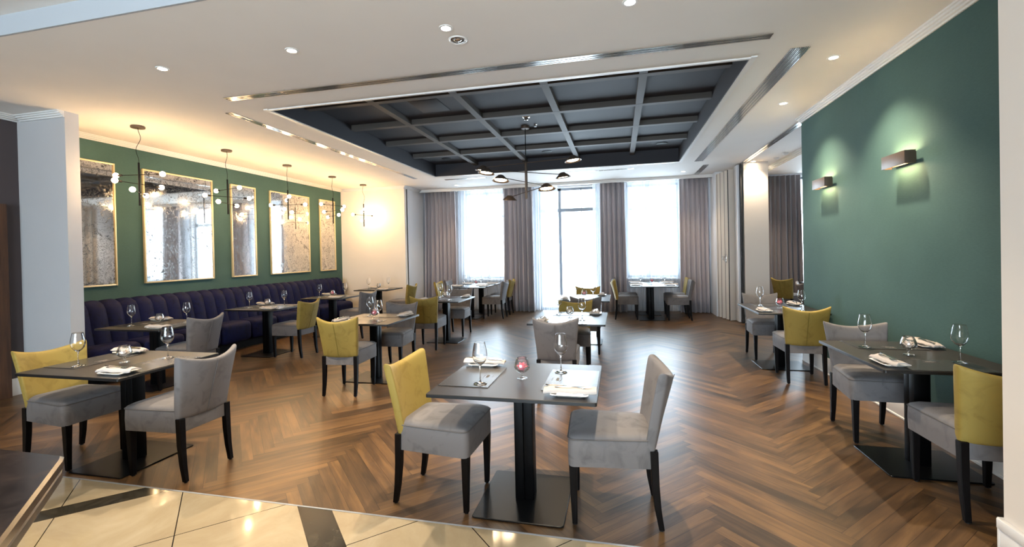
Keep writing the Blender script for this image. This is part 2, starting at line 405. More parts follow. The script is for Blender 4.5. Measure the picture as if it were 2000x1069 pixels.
# far wall with openings: window, french door, window, right-room window
def wall_open(name, x0, x1, y0, y1, z1, holes, mat, label):
    bxs = []; x = x0
    for (a, b, z0, zt) in holes:
        bxs.append((x, a, y0, y1, 0, z1))
        if z0 > 0: bxs.append((a, b, y0, y1, 0, z0))
        if zt < z1: bxs.append((a, b, y0, y1, zt, z1))
        x = b
    bxs.append((x, x1, y0, y1, 0, z1)); struct(name, bxs, mat, label)
wall_open('wall_back', -5.35, 6.1, YB, 12.28, CZ+.1, [(-4.12, -2.9, .84, 3.22), (-2.06, -.5, 0, 3.22), (.22, 1.5, .84, 3.22), (4.08, 5.35, .1, 3.2)], M['white'], 'far wall with tall windows')
struct('wall_right', [(XR, XR+.15, 2.6, 6.88, 0, CZ)], M['green'], 'teal green textile wall with two wall lamps')
struct('wall_right', [(1.80, 3.2, -4.2, 2.68, 0, 3.44)], M['stub'], 'beige wall at the right edge')
struct('wall_right', [(2.15, 2.30, 11.08, YB, 0, CZ)], M['white'], 'white wall end beside the folding partition')
struct('wall_right', [(2.50, 2.95, 10.08, 10.5, 0, CZ)], M['stub'], 'beige column lit from above beside the folding partition')
struct('wall_right', [(6.0, 6.15, 2.5, 12.2, 0, CZ)], M['white'], 'far right wall of the adjoining room')
struct('wall_right', [(3.2, 6.1, 2.5, 2.68, 0, CZ)], M['white'], 'near wall of the adjoining room')
wall_open('wall_front', -7.1, 3.2, -4.3, -4.15, 3.44, [(-4.3, .7, .6, 2.85)], M['cream'], 'wall behind the camera with a wide window')
# crown mouldings: stepped profile
def crown(name, segs, label):
    bxs = []
    for (ax, x0, x1, y0, y1) in segs:
        for k, (d, z) in enumerate(((.072, CZ-.016), (.055, CZ-.034), (.037, CZ-.052), (.018, CZ-.070))):
            z1 = CZ if k == 0 else z+.018
            if ax == '+x': bxs.append((x0, x0+d, y0, y1, z, z1))
            if ax == '-x': bxs.append((x1-d, x1, y0, y1, z, z1))
            if ax == '-y': bxs.append((x0, x1, y1-d, y1, z, z1))
            if ax == '+y': bxs.append((x0, x1, y0, y0+d, z, z1))
    struct(name, bxs, M['trim'], label, bev=.003)
crown('trim_5', [('+x', XL, 0, 4.06, 10.49)], 'white stepped cornice above the green mirror wall')
crown('trim_6', [('-x', 0, XR, 2.6, 6.88)], 'white stepped cornice above the teal wall')
crown('trim_7', [('+x', -6.88, 0, 2.52, 3.92), ('-y', -6.81, -6.13, 0, 3.92)], 'white stepped cornice on the white pier')
crown('trim_8', [('-y', -6.9, -5.19, 0, 10.49), ('+x', -5.19, 0, 10.42, 11.5)], 'white cornice along the cream wall')
struct('trim_9', [(-5.19, 2.15, 11.36, 11.42, 3.20, CZ)], M['trim'], 'white pelmet edge in front of the curtains')
crown('trim_10', [('-x', 0, 3.2, 6.9, 11.3)], 'white cornice in the adjoining room')
struct('trim_11', [(3.2, 3.9, 6.9, 11.4, 3.19, CZ)], M['ceil'], 'lowered ceiling strip in the adjoining room')
def base(name, bxs, label): struct(name, bxs, M['trim'], label, bev=.004)
base('baseboard_right', [(XR-.018, XR, 2.68, 6.9, 0, .20), (XR-.018, XR+.168, 6.88, 6.898, 0, .20), (XR-.026, XR, 2.68, 6.9, 0, .02)], 'tall white baseboard under the teal wall')
base('baseboard_right', [(1.782, 1.80, -4.0, 2.68, 0, .15), (1.774, 1.80, -4.0, 2.69, .15, .20), (1.782, 2.43, 2.68, 2.698, 0, .20)], 'tall white baseboard round the beige wall end')
base('baseboard_left', [(-6.88, -6.862, 3.76, 3.92, 0, .20), (-6.88, -6.112, 3.902, 3.92, 0, .20), (-6.13, -6.112, 3.92, 4.06, 0, .20)], 'white baseboard round the white pier')
base('baseboard_back', [(-6.96, -5.17, 10.472, 10.49, 0, .12), (-5.19, -5.172, 10.49, 11.5, 0, .12)], 'white baseboard under the cream wall')
base('baseboard_back', [(-2.95, -2.06, YB-.018, YB, 0, .14), (-.5, 2.15, YB-.018, YB, 0, .14), (-5.19, -2.95, YB-.018, YB, 0, .14)], 'white baseboard behind the curtains')
# wooden door at the left edge
d = struct('door_1', [(-6.88, -6.84, 2.72, 3.60, 0, 2.10), (-6.88, -6.80, 3.64, 3.76, 0, 2.22), (-6.88, -6.80, 2.6, 2.70, 0, 2.22), (-6.88, -6.80, 2.70, 3.64, 2.12, 2.22)], M['door'], 'dark wooden door in the brown wall at the left edge')

# windows
def win(name, x0, x1, z0, z1, vbars, hbars, label):
    y0, y1 = 12.10, 12.16
    fr = [(x0, x0+.06, y0, y1, z0, z1), (x1-.06, x1, y0, y1, z0, z1), (x0, x1, y0, y1, z0, z0+.06), (x0, x1, y0, y1, z1-.06, z1)]
    for v, wd in vbars: fr.append((v-wd/2, v+wd/2, y0, y1, z0, z1))
    for h, wd in hbars: fr.append((x0, x1, y0-.01, y1, h-wd/2, h+wd/2))
    o = struct(name, fr, M['frame'], label)
    bm = nb(); box(bm, x0+.03, x1-.03, 12.125, 12.131, z0+.03, z1-.03)
    link('window_pane', mesh_of('pane', bm, M['pane'], False), o)
    if z0 > .2:
        bm = nb(); box(bm, x0-.04, x1+.04, YB-.12, 12.10, z0-.03, z0, .004); link('window_sill', mesh_of('sill', bm, M['trim']), o)
    return o
win('window_1', -4.12, -2.9, .84, 3.22, [(-3.5, .09)], [(2.55, .06)], 'grey framed window behind the left sheer curtain')
win('window_2', .22, 1.5, .84, 3.22, [(.74, .10)], [(2.6, .05)], 'grey framed window behind the right sheer curtain')
win('window_3', 4.08, 5.35, .1, 3.2, [(4.7, .06)], [], 'tall bright window of the adjoining room')
win('window_4', -4.3, .7, .6, 2.85, [], [], 'wide window behind the camera').location.y = -16.4
dr = win('door_2', -2.06, -.5, 0, 3.22, [(-1.50, .075), (-.93, .018)], [(2.64, .09)], 'grey framed french door to the terrace with a glazed transom')
bm = nb(); tube(bm, [(-.98, 12.09, 1.06), (-.98, 12.04, 1.06), (-1.09, 12.04, 1.06)], .009); link('door_handle', mesh_of('handle', bm, M['steel']), dr)

# curtains
def curtain(name, x0, x1, y, z0, z1, folds, amp, mat, seed, label, cat, group=None, dx=0, thick=.004, ax='x'):
    random.seed(seed); bm = nb(); n = folds*10; rows = [0, .1, .35, .7, 1]
    ph = [random.uniform(-1.2, 1.2) for _ in range(folds+2)]; am = [random.uniform(.5, 1.35) for _ in range(folds+2)]
    G = []
    for r_ in rows:
        row = []
        for i in range(n+1):
            s = i/n; k = s*folds; kk = int(min(k, folds-1)); fr = k-kk
            p = ph[kk]*(1-fr)+ph[kk+1]*fr; A = am[kk]*(1-fr)+am[kk+1]*fr
            spread = .94+.06*(1-r_)
            u = (s-.5)*(x1-x0)*spread+(x0+x1)/2 + .012*math.sin(2*PI*k*2+p) + dx*(1-r_)*.5
            d_ = amp*A*(.55+.45*(1-r_))*math.sin(2*PI*k+p*(1.4-r_*.8))
            row.append(bm.verts.new((u, y+d_, z0+(z1-z0)*r_) if ax == 'x' else (y+d_, u, z0+(z1-z0)*r_)))
        G.append(row)
    for a, b in zip(G, G[1:]):
        for i in range(n): bm.faces.new((a[i], a[i+1], b[i+1], b[i]))
    o = link(name, mesh_of(name, bm, mat, True, 180))
    if thick:
        so = o.modifiers.new('t', 'SOLIDIFY'); so.thickness = thick; so.offset = 0
    return tag(o, label, cat, group)
CT = 3.254
curtain('curtain', -5.14, -4.20, 11.62, .012, CT, 8, .11, M['curtain'], 1, 'taupe floor-length curtain beside the pale wall return, leftmost of the far wall', 'curtain', 'taupe curtains on the far wall')
curtain('curtain', -2.98, -2.10, 11.62, .012, CT, 7, .11, M['curtain'], 2, 'taupe floor-length curtain between the left window and the terrace door', 'curtain', 'taupe curtains on the far wall')
curtain('curtain', -.43, .20, 11.62, .012, CT, 5, .10, M['curtain'], 3, 'narrow taupe floor-length curtain between the terrace door and the right window', 'curtain', 'taupe curtains on the far wall')
curtain('curtain', 1.44, 2.12, 11.62, .012, CT, 6, .11, M['curtain'], 4, 'taupe floor-length curtain beside the folding partition', 'curtain', 'taupe curtains on the far wall')
curtain('sheer_curtain', -4.30, -2.85, 11.80, .012, CT, 16, .018, M['sheer'], 5, 'white sheer curtain in front of the left window', 'curtain', 'white sheer curtains', thick=0)
curtain('sheer_curtain', -2.25, -1.50, 11.80, .012, CT, 12, .022, M['sheer'], 6, 'white sheer curtain drawn to the left of the terrace door', 'curtain', 'white sheer curtains', thick=0)
curtain('sheer_curtain', -.62, -.30, 11.80, .012, CT, 6, .022, M['sheer'], 7, 'narrow gathered white sheer curtain right of the terrace door', 'curtain', 'white sheer curtains', thick=0)
curtain('sheer_curtain', .10, 1.58, 11.825, .012, CT, 16, .018, M['sheer'], 8, 'white sheer curtain in front of the right window', 'curtain', 'white sheer curtains', thick=0)
curtain('curtain', 3.0, 4.12, 11.66, .012, 3.19, 10, .06, M['curtain2'], 9, 'dark grey curtain in the adjoining room beyond the beige column', 'curtain')
# curtain tracks
for x0, x1 in ((-5.15, 2.13),):
    tag(struct('curtain_track', [(x0, x1, 11.60, 11.635, CT+.004, CZ+.004), (x0, x1, 11.785, 11.815, CT+.004, CZ+.004)], M['trim']), 'white double ceiling curtain track along the far wall', 'curtain track')
    bpy.data.objects['curtain_track'].pop('kind', None)

# folding partition stacked against the white wall end
tp = thing('folding_partition', 'white concertina folding partition stacked open beside the beige column', 'partition', (0, 0, 0))
zz = [(2.17, 11.07), (2.36, 11.02), (2.17, 10.93), (2.38, 10.84), (2.20, 10.75), (2.40, 10.66), (2.24, 10.57), (2.42, 10.48), (2.27, 10.39)]
for (ax_, ay), (bx_, by) in zip(zz, zz[1:]):
    bm = nb(); d_ = Vector((bx_-ax_, by-ay, 0)); n_ = Vector((-d_.y, d_.x, 0)).normalized()*.012
    a_, b2 = Vector((ax_, ay, 0)), Vector((bx_, by, 0))
    ring = [a_-n_, b2-n_, b2+n_, a_+n_]
    loops(bm, [[(p.x, p.y, .012) for p in ring], [(p.x, p.y, 3.2) for p in ring]])
    pn = link('panel', mesh_of('panel', bm, M['stub'], False), tp)
    bm = nb(); tube(bm, [(bx_, by, .014), (bx_, by, 3.19)], .011, 8); link('fold_shade_strip', mesh_of('hs', bm, M['slot']), pn)  # dark strip put in for the shaded gap at each fold
bm = nb(); box(bm, 2.40, 2.44, 10.17, 10.44, .012, 3.25, .004); link('end_panel', mesh_of('endp', bm, M['white']), tp)
for yy, zz_ in ((10.50, 1.32), (10.62, 1.33)):
    bm = nb(); box(bm, 2.235, 2.25, yy-.015, yy+.015, zz_-.09, zz_+.09, .003); tube(bm, [(2.235, yy, zz_+.03), (2.19, yy, zz_+.03), (2.19, yy, zz_-.04)], .006); link('pull_handle', mesh_of('ph', bm, M['steel']), tp)
struct('trim_12', [(XR+.02, XR+.06, 6.9, 10.1, CZ-.012, CZ), (XR+.075, XR+.12, 6.9, 10.1, CZ-.012, CZ)], M['alu'], 'aluminium ceiling track of the folding partition')
struct('trim_13', [(XR+.06, XR+.075, 6.9, 10.1, CZ-.006, CZ)], M['slot'], 'dark groove of the partition ceiling track')
struct('trim_14', [(2.445, 2.47, 10.10, 10.2, 0, CZ-.02)], M['slot'], 'dark strip standing in for the shaded gap between folding partition and beige column')  # solid dark strip in place of the shade in the gap

# ---------------------------------------------------------------- mirrors
MIR = [(4.20, 5.03, 'tall antique mirror beside the white pier, partly hidden by it'),
       (5.42, 6.63, 'widest antique mirror in a gold frame behind the second pendant light'),
       (7.02, 7.61, 'narrow gold framed antique mirror, third from the left on the green wall'),
       (7.99, 9.21, 'wide antique mirror in a gold frame, fourth from the left on the green wall'),
       (9.59, 10.19, 'narrow gold framed antique mirror next to the cream wall')]
for y0, y1, lb in MIR:
    t_ = thing('wall_mirror', lb, 'mirror', (XL, (y0+y1)/2, 2.06), 0, 'antique mirrors on the green wall')
    h = (y1-y0)/2; f_ = .022; zt = .865
    bm = nb(); box(bm, .001, .022, -h+f_, h-f_, -zt+f_, zt-f_); link('mirror_glass', mesh_of('mg', bm, M['mirror'], False), t_)
    bm = nb()
    for q in ((0, .036, -h, -h+f_, -zt, zt), (0, .036, h-f_, h, -zt, zt), (0, .036, -h+f_, h-f_, -zt, -zt+f_), (0, .036, -h+f_, h-f_, zt-f_, zt)): box(bm, *q, bev=.003)
    link('frame', mesh_of('frame', bm, M['gold']), t_)

# ---------------------------------------------------------------- banquette
bq = thing('banquette', 'long navy velvet banquette with a channel-tufted back along the green wall', 'banquette', (0, 0, 0))
def bq_back(bm):
    prof = [(-6.60, .36), (-6.62, .45), (-6.655, .62), (-6.69, .80), (-6.715, .90), (-6.755, .965), (-6.82, .995), (-6.90, .985), (-6.955, .955)]
    y0, y1, pitch = 4.07, 10.16, .21; n = int(round((y1-y0)/pitch)); K = 8; rows = []
    for i in range(n*K+1):
        s = i/K; fr = s-int(s); b = .030*(math.sin(PI*fr)**.55 if 0 < fr < 1 else 0)
        y = y0+s*(y1-y0)/n; e = min(1, (n-s)/.9) if s > n-.9 else 1; e = math.sqrt(max(0, 1-(1-e)**2))
        row = []
        for k, (x, z) in enumerate(prof):
            a, c = prof[max(0, k-1)], prof[min(len(prof)-1, k+1)]
            tx, tz = c[0]-a[0], c[1]-a[1]; l = math.hypot(tx, tz); nx, nz = tz/l, -tx/l
            px, pz_ = x+nx*b, z+nz*b
            px = -6.955+(px+6.955)*(.35+.65*e); pz_ = .36+(pz_-.36)*(.90+.10*e)
            row.append(bm.verts.new((px, y, pz_)))
        row.append(bm.verts.new((-6.955, y, .36)))
        rows.append(row)
    for a, b in zip(rows, rows[1:]):
        for k in range(len(a)-1): bm.faces.new((a[k], b[k], b[k+1], a[k+1]))
    bm.faces.new(rows[0]); bm.faces.new(rows[-1][::-1])
part('backrest', 'bqb', bq_back, M['navy'], bq, ang=50)
ys = [4.19+.622*k for k in range(10)]
for k, y in enumerate(ys[:-1]):
    bm = nb(); box(bm, -6.64, -6.21, y+.004, ys[k+1]-.004, .13, .47, .085, 5)
    o = link('seat_cushion', mesh_of('seat_cushion', bm, M['navy'], True, 60), bq)
bm = nb(); box(bm, -6.62, -6.34, 4.12, ys[-1]-.02, 0, .135); link('plinth', mesh_of('plinth', bm, M['black'], False), bq)

# ---------------------------------------------------------------- chairs (front faces local +x)
def seat_bm(bm):
    def L(x0, x1, h0, h1, r, z): return [(x, y, z) for x, y in rrect(x0, x1, h0, h1, r, 6)]
    loops(bm, [L(-.215, .262, .198, .226, .035, .342), L(-.216, .264, .199, .229, .038, .42), L(-.212, .262, .197, .230, .045, .494),
               L(-.206, .256, .19, .224, .045, .508), L(-.185, .232, .17, .20, .045, .522), L(-.12, .16, .11, .13, .04, .531)])
def seat_pipe(bm):
    P = rrect(-.213, .263, .198, .231, .045, 6); P = [(x, y, .496) for x, y in P]; P += P[:2]
    tube(bm, P, .0042, 6)
SS = [-1, -.95, -.75, -.4, 0, .4, .75, .95, 1]; TS = [0, .05, .25, .5, .75, .93, 1]
def back_pt(s, t, side):
    hw = .196+.044*t**1.2
    zt = .828+.056*abs(s)**1.8; z = .425+(zt-.425)*t
    xc = -.205-.105*t-.012*t*t+(.024+.046*t)*s*s
    th = .030 if (abs(s) < .97 and .02 < t < .98) else .022
    return (xc+(th if side else -th), s*hw, z)
def back_bm(bm):
    G = {}
    for sd in (0, 1):
        for i, s in enumerate(SS):
            for j, t_ in enumerate(TS): G[sd, i, j] = bm.verts.new(back_pt(s, t_, sd))
    n, m_ = len(SS), len(TS)
    for sd in (0, 1):
        for i in range(n-1):
            for j in range(m_-1): bm.faces.new((G[sd, i, j], G[sd, i+1, j], G[sd, i+1, j+1], G[sd, i, j+1]))
    for i in range(n-1):
        for j in (0, m_-1): bm.faces.new((G[0, i, j], G[0, i+1, j], G[1, i+1, j], G[1, i, j]))
    for j in range(m_-1):
        for i in (0, n-1): bm.faces.new((G[0, i, j], G[0, i, j+1], G[1, i, j+1], G[1, i, j]))
def seam_bm(bm):
    tube(bm, [(x-.0015, y, z) for x, y, z in [back_pt(0, k/12*.95+.02, 0) for k in range(13)]], .0022, 5)
def edge_bm(bm):
    P = [back_pt(-1, k/10*.96+.01, 1) for k in range(11)] + [back_pt(-1+k/8*2, .995, 1) for k in range(1, 8)] + [back_pt(1, (10-k)/10*.96+.01, 1) for k in range(11)]
    tube(bm, [(x, y*.985, z-.004) for x, y, z in P], .003, 5)
def leg_f(s):
    def f(bm):
        R = []
        for z, x, y, h in ((.006, .232, .186, .0145), (.15, .234, .189, .018), (.345, .236, .19, .0225)):
            R.append([(x+a*h, s*(y)+b*h, z) for a, b in ((-1, -1), (1, -1), (1, 1), (-1, 1))])
        loops(bm, R); 
    return f
def leg_r(s):
    def f(bm):
        R = []
        for z, x, h in ((.006, -.240, .0145), (.12, -.222, .0175), (.25, -.211, .02), (.44, -.206, .0215)):
            R.append([(x+a*h, s*.183+b*h, z) for a, b in ((-1, -1), (1, -1), (1, 1), (-1, 1))])
        loops(bm, R)
    return f
def foot(x, y):
    def f(bm): lathe(bm, [(.011, 0), (.011, .006)], 10, x, y)
    return f
def bevm(o):
    m = o.modifiers.new('bev', 'BEVEL'); m.width = .003; m.segments = 2; m.limit_method = 'ANGLE'
def chair(x, y, rz, kind, label, group=None):
    t_ = thing('dining_chair', label, 'chair', (x, y, 0), rz, group)
    bmat = M['yellow'] if kind == 'y' else M['grey']
    s = part('seat', 'seat', seat_bm, M['grey'], t_, ang=60)
    if kind == 'y': s['label'] = 'grey velvet seat'
    part('piping', 'pipe', seat_pipe, M['greypipe'], s)
    b = part('backrest', 'back', back_bm, bmat, t_, mods=subsurf(2), ang=180)
    if kind == 'y': b['label'] = 'mustard yellow velvet backrest'
    part('seam', 'seam', seam_bm, M['yellowseam'] if kind == 'y' else M['greypipe'], b)
    for sg in (-1, 1):
        l1 = part('leg', 'lf%d' % sg, leg_f(sg), M['leg'], t_, mods=bevm); part('glide', 'gf%d' % sg, foot(.232, .186*sg), M['rubber'], l1)
        l2 = part('leg', 'lr%d' % sg, leg_r(sg), M['leg'], t_, mods=bevm, ang=50); part('glide', 'gr%d' % sg, foot(-.240, .183*sg), M['rubber'], l2)
    return t_

# ---------------------------------------------------------------- tables
def table(x, y, rz, lx, ly, label, group=None, cols=((0, 0),), name='dining_table', base_hx=.27, base_hy=.29):
    t_ = thing(name, label, 'table', (x, y, 0), rz, group)
    part('tabletop', 'top%.2f_%.2f' % (lx, ly), lambda bm: slab(bm, -lx/2, lx/2, ly/2, .012, .730, .750, .002), [M['top']], t_)
    part('edge', 'edge%.2f_%.2f' % (lx, ly), lambda bm: slab(bm, -lx/2-.0008, lx/2+.0008, ly/2+.0008, .0128, .7295, .747, .001), M['topedge'], t_)
    for cxx, cyy in cols:
        def colb(bm):
            box(bm, -.0585, -.0015, -.05, .05, .01, .722, .004); box(bm, .0015, .0585, -.05, .05, .01, .722, .004)
        part('column', 'col', colb, M['black'], t_, (cxx, cyy, 0))
        part('base_plate', 'bp%.2f' % base_hx, lambda bm: slab(bm, -base_hx, base_hx, base_hy, .02, 0, .010, .003), M['blackplate'], t_, (cxx, cyy, 0))
        part('mounting_plate', 'mp', lambda bm: box(bm, -.17, .17, -.17, .17, .722, .730), M['black'], t_, (cxx, cyy, 0))
    return t_

# ---------------------------------------------------------------- table ware
def wine_bm(bm):
    o = [(.0, .0), (.040, 0), (.0415, .0015), (.038, .0035), (.022, .0065), (.008, .011), (.0045, .02), (.0037, .05), (.0035, .085), (.0045, .102), (.010, .112), (.025, .124), (.038, .142), (.0445, .162), (.0455, .178), (.043, .200), (.0375, .228), (.0335, .250), (.0333, .252)]
    i = [(.0325, .252), (.0325, .250), (.0365, .228), (.042, .200), (.0445, .178), (.0435, .162), (.037, .1435), (.0245, .1265), (.010, .116), (0, .1135)]
    lathe(bm, o+i, 28, cap=False)
def small_bm(bm):
    o = [(0, 0), (.032, 0), (.0335, .002), (.03, .004), (.012, .008), (.006, .013), (.005, .024), (.008, .031), (.022, .038), (.040, .050), (.0495, .068), (.050, .078), (.045, .098), (.036, .122), (.034, .131)]
    i = [(.033, .131), (.035, .122), (.044, .098), (.0488, .078), (.0483, .068), (.039, .0515), (.022, .040), (0, .034)]
    lathe(bm, o+i, 26, cap=False)
def flower_bm(bm):
    random.seed(12)
    for k in range(13):
        a = k*2.4; el = .42+.085*k; r_ = 0
        c0 = Vector((0, 0, .050))
        d_ = Vector((math.cos(a)*math.cos(el), math.sin(a)*math.cos(el), math.sin(el))); sd = d_.cross(Vector((0, 0, 1))).normalized(); up_ = sd.cross(d_)
        G = []
        for i in range(5):
            u = i/4; row = []
            for j in range(5):
                v = j/4-.5; wv_ = .034*math.sin(PI*min(1, .25+.65*u))*(1 if u < 1 else .8)
                p = c0+d_*(.004+u*(.036+.012*math.sin(el)))+sd*v*wv_+up_*(.007*math.sin(PI*u)-.007*(1-4*v*v)*u+.002*math.sin(9*v+k))
                row.append(bm.verts.new(p))
            G.append(row)
        for A, Bq in zip(G, G[1:]):
            for j in range(4): bm.faces.new((A[j], A[j+1], Bq[j+1], Bq[j]))
def plate_bm(bm):
    def L(hx, hy, r, z): return [(x, y, z) for x, y in rrect(-hx, hx, hy, hy, r, 4)]
    loops(bm, [L(.07, .045, .012, 0), L(.075, .05, .014, .003), L(.10, .072, .02, .014), L(.104, .076, .02, .017), L(.101, .073, .02, .019), L(.072, .047, .012, .0075)])
def napkin_bm(bm):
    random.seed(3); ny = 6; nx = 18; top, bot = [], []
    for i in range(nx+1):
        u = i/nx; x = -.145+.29*u; w_ = .040+.008*math.sin(5*u)+(.012*u*u); rt, rb = [], []
        for j in range(ny+1):
            v = j/ny*2-1
            z = .029+.016*math.sqrt(max(0, 1-v*v))+.0022*math.sin(17*u+3*v)+.003*math.sin(3.5*PI*v+1.5*u)
            if u > .88: z -= .08*(u-.88)
            y = v*w_+.004*math.sin(9*u+v)
            rt.append(bm.verts.new((x, y, z))); rb.append(bm.verts.new((x, y*.96, z-.006-.006*math.sqrt(max(0, 1-v*v)))))
        top.append(rt); bot.append(rb)
    for A, Bq in zip(top, top[1:]):
        for j in range(ny): bm.faces.new((A[j], A[j+1], Bq[j+1], Bq[j]))
    for A, Bq in zip(bot, bot[1:]):
        for j in range(ny): bm.faces.new((A[j], Bq[j], Bq[j+1], A[j+1]))
    for i in range(nx):
        bm.faces.new((top[i][0], top[i+1][0], bot[i+1][0], bot[i][0])); bm.faces.new((top[i][-1], bot[i][-1], bot[i+1][-1], top[i+1][-1]))
    for T, Bo in ((top[0], bot[0]), (top[-1], bot[-1])):
        for j in range(ny): bm.faces.new((T[j], T[j+1], Bo[j+1], Bo[j]))
def knife_bm(bm):
    R = []
    for x, hw, hz in ((-.105, .002, .0005), (-.09, .008, .0006), (-.03, .0095, .0009), (.005, .008, .0012), (.012, .0045, .002), (.03, .0045, .0025), (.08, .0055, .003), (.10, .0055, .003), (.108, .003, .002)):
        R.append([(x, a*hw, .0026+b*hz) for a, b in ((-1, -1), (1, -1), (1, 1), (-1, 1))])
    loops(bm, R)
def fork_bm(bm):
    R = []
    for x, hw, hz, z in ((-.062, .011, .0008, .001), (-.05, .0115, .001, -.0012), (-.032, .0085, .001, -.0008), (-.018, .003, .0013, .0022), (.03, .003, .0015, .004), (.085, .005, .0015, .0018), (.102, .0035, .0012, .001)):
        R.append([(x, a*hw, .0026+z+b*hz) for a, b in ((-1, -1), (1, -1), (1, 1), (-1, 1))])
    loops(bm, R)
    for k in range(4):
        y = -.0094+.00627*k; tube(bm, [(-.06, y, .0036), (-.085, y, .0042), (-.10, y, .0065)], [.0016, .0013, .0008], 5)
def mat_bm(bm): slab(bm, -.157, .157, .235, .004, 0, .003, .0008)
def emblem_bm(bm):
    random.seed(2)
    pts = [(.09, -.03+.06*k/26+.006*math.sin(k*1.9), .0034) for k in range(27)]
    tube(bm, [(x+.009*math.sin(i*1.3), y, z) for i, (x, y, z) in enumerate(pts)], .0009, 4)
    tube(bm, [(.122, -.022, .0034), (.122, .03, .0034)], .0008, 4)
    tube(bm, [(.07, -.045, .0034), (.064, .0, .0034), (.078, .05, .0034)], .0008, 4)

CNT = {'n': 0}
def setting(cx_, cy_, rz, seat, tdesc, level=2, dx=.32, flip=1, gx=.22, gy=-.165, mat=True, glass=True, px=.33, py=.285, jig=0):
    """one place setting; the diner sits at local -x looking to +x"""
    c, s_ = math.cos(rz), math.sin(rz)
    def w(x, y): return (cx_+c*x-s_*y, cy_+s_*x+c*y)
    T = .7505; x, y = w(-dx, 0)
    if mat:
        o = part('placemat', 'mat', mat_bm, M['mat'], None, (x, y, T), rz)
        tag(o, 'charcoal placemat, %s of %s' % (seat, tdesc), 'placemat', 'charcoal placemats')
        if level > 1: part('logo_print', 'emb', emblem_bm, M['emblem'], o)
    if glass:
        x, y = w(-gx, gy)
        tag(part('wine_glass', 'wine', wine_bm, M['glass'], None, (x, y, T+(.0032 if (mat and abs(gx-dx) < .14 and abs(gy) < .22) else 0)), 0, ang=180), 'stemmed wine glass, %s of %s' % (seat, tdesc), 'wine glass', 'stemmed wine glasses')
    x, y = w(-px, py); a = rz+jig
    tag(part('side_plate', 'plate', plate_bm, M['china'], None, (x, y, T), a), 'small white plate, %s of %s' % (seat, tdesc), 'plate', 'small white plates')
    tag(part('napkin', 'napkin', napkin_bm, M['napkin'], None, (x, y, T), a+.06, ang=70), 'folded pale napkin, %s of %s' % (seat, tdesc), 'napkin', 'folded napkins on the plates')
    if level > 0:
        def w2(u, v, z, da): return (x+math.cos(a)*u-math.sin(a)*v, y+math.sin(a)*u+math.cos(a)*v, z), a+da
        l, r_ = w2(-.02, .016, T+.0445, .03); tag(part('fork', 'fork', fork_bm, M['steel'], None, l, r_), 'steel fork, %s of %s' % (seat, tdesc), 'fork', 'forks on the napkins')
        l, r_ = w2(.03, -.010, T+.0455, -.04); tag(part('table_knife', 'knife', knife_bm, M['steel'], None, l, r_), 'steel table knife, %s of %s' % (seat, tdesc), 'knife', 'knives on the napkins')
def centre(x, y, pale, tdesc):
    tag(part('flower_glass', 'small', small_bm, M['thinglass'], None, (x, y, .7505), 0, ang=180), 'short footed glass in the middle of %s' % tdesc, 'glass', 'short footed glasses')
    tag(part('flower', 'flower', flower_bm, M['petalw'] if pale else M['petal'], None, (x, y, .7505), x*7, ang=180), '%s flower in the short glass on %s' % ('pale' if pale else 'pink', tdesc), 'flower', 'flowers in the short glasses')

E2 = 'grey velvet dining chair'; Y2 = 'yellow-backed dining chair'
DT = {}
# tables whose diners face along X: (x, y)
def xt(key, x, y, desc, label, level=2, pale=True, lx=.96, ly=.80, bx=.27, place=('left place', 'right place'), off=0, **kw):
    table(x, y, 0, lx, ly, label, 'dark square dining tables', base_hx=bx, cols=((off, 0),))
    setting(x, y, 0, place[0], desc, level, dx=lx/2-.165, px=lx/2-.15, gx=lx/2-.255, **kw)
    setting(x, y, PI, place[1], desc, level, dx=lx/2-.165, px=lx/2-.15, gx=lx/2-.255, **kw)
    centre(x, y, pale, desc)
xt('T1', -.605, 2.80, 'the front centre table', 'dark rectangular pedestal table in the front centre of the room', pale=False, off=.01)
xt('T2', -3.775, 2.765, 'the front left table', 'dark rectangular pedestal table at the front left beside the stone counter', off=.075, bx=.25)
xt('T3', -5.54, 4.48, 'the banquette table nearest the white pier', 'dark pedestal table at the banquette, nearest the white pier', ly=.80, pale=True, off=-.05)
xt('T4', -5.53, 6.24, 'the second banquette table', 'dark pedestal table at the banquette in front of the widest mirror', level=1, lx=.88)
xt('T5', -5.49, 7.90, 'the third banquette table', 'dark pedestal table at the far part of the banquette', level=0, lx=.84, pale=False)
xt('T6', -5.53, 9.75, 'the table by the cream wall', 'dark pedestal table in front of the cream wall', level=0, lx=.84)
# tables whose diners face along Y
def yt(x, y, desc, label, level=2, pale=True, lx=.98, ly=.82, place=('near place', 'far place'), off=0):
    table(x, y, PI/2, lx, ly, label, 'dark square dining tables', cols=((off, 0),), base_hx=.25)
    setting(x, y, PI/2, place[0], desc, level, dx=lx/2-.165, px=lx/2-.16, gx=lx/2-.255)
    setting(x, y, -PI/2, place[1], desc, level, dx=lx/2-.165, px=lx/2-.16, gx=lx/2-.255)
    centre(x, y, pale, desc)
yt(-3.0, 5.165, 'the table left of the aisle', 'dark pedestal table between a yellow-backed and a grey chair, left of the aisle', level=1, pale=False, lx=.87, off=.02)
yt(-3.0, 7.56, 'the table below the chandelier on the left', 'dark pedestal table behind the left aisle table, left of the chandelier', level=0, lx=.92, off=.05)
yt(-.58, 5.46, 'the second table of the centre row', 'dark pedestal table behind the front centre table', level=1, lx=1.0, ly=.86)
yt(-.58, 7.82, 'the third table of the centre row', 'dark pedestal table furthest back in the centre row', level=0, lx=1.08, ly=.86, pale=False)
yt(2.03, 6.54, 'the rear table at the teal wall', 'dark pedestal table at the teal wall under the far wall lamp', level=1, lx=1.02, ly=.78, pale=False)
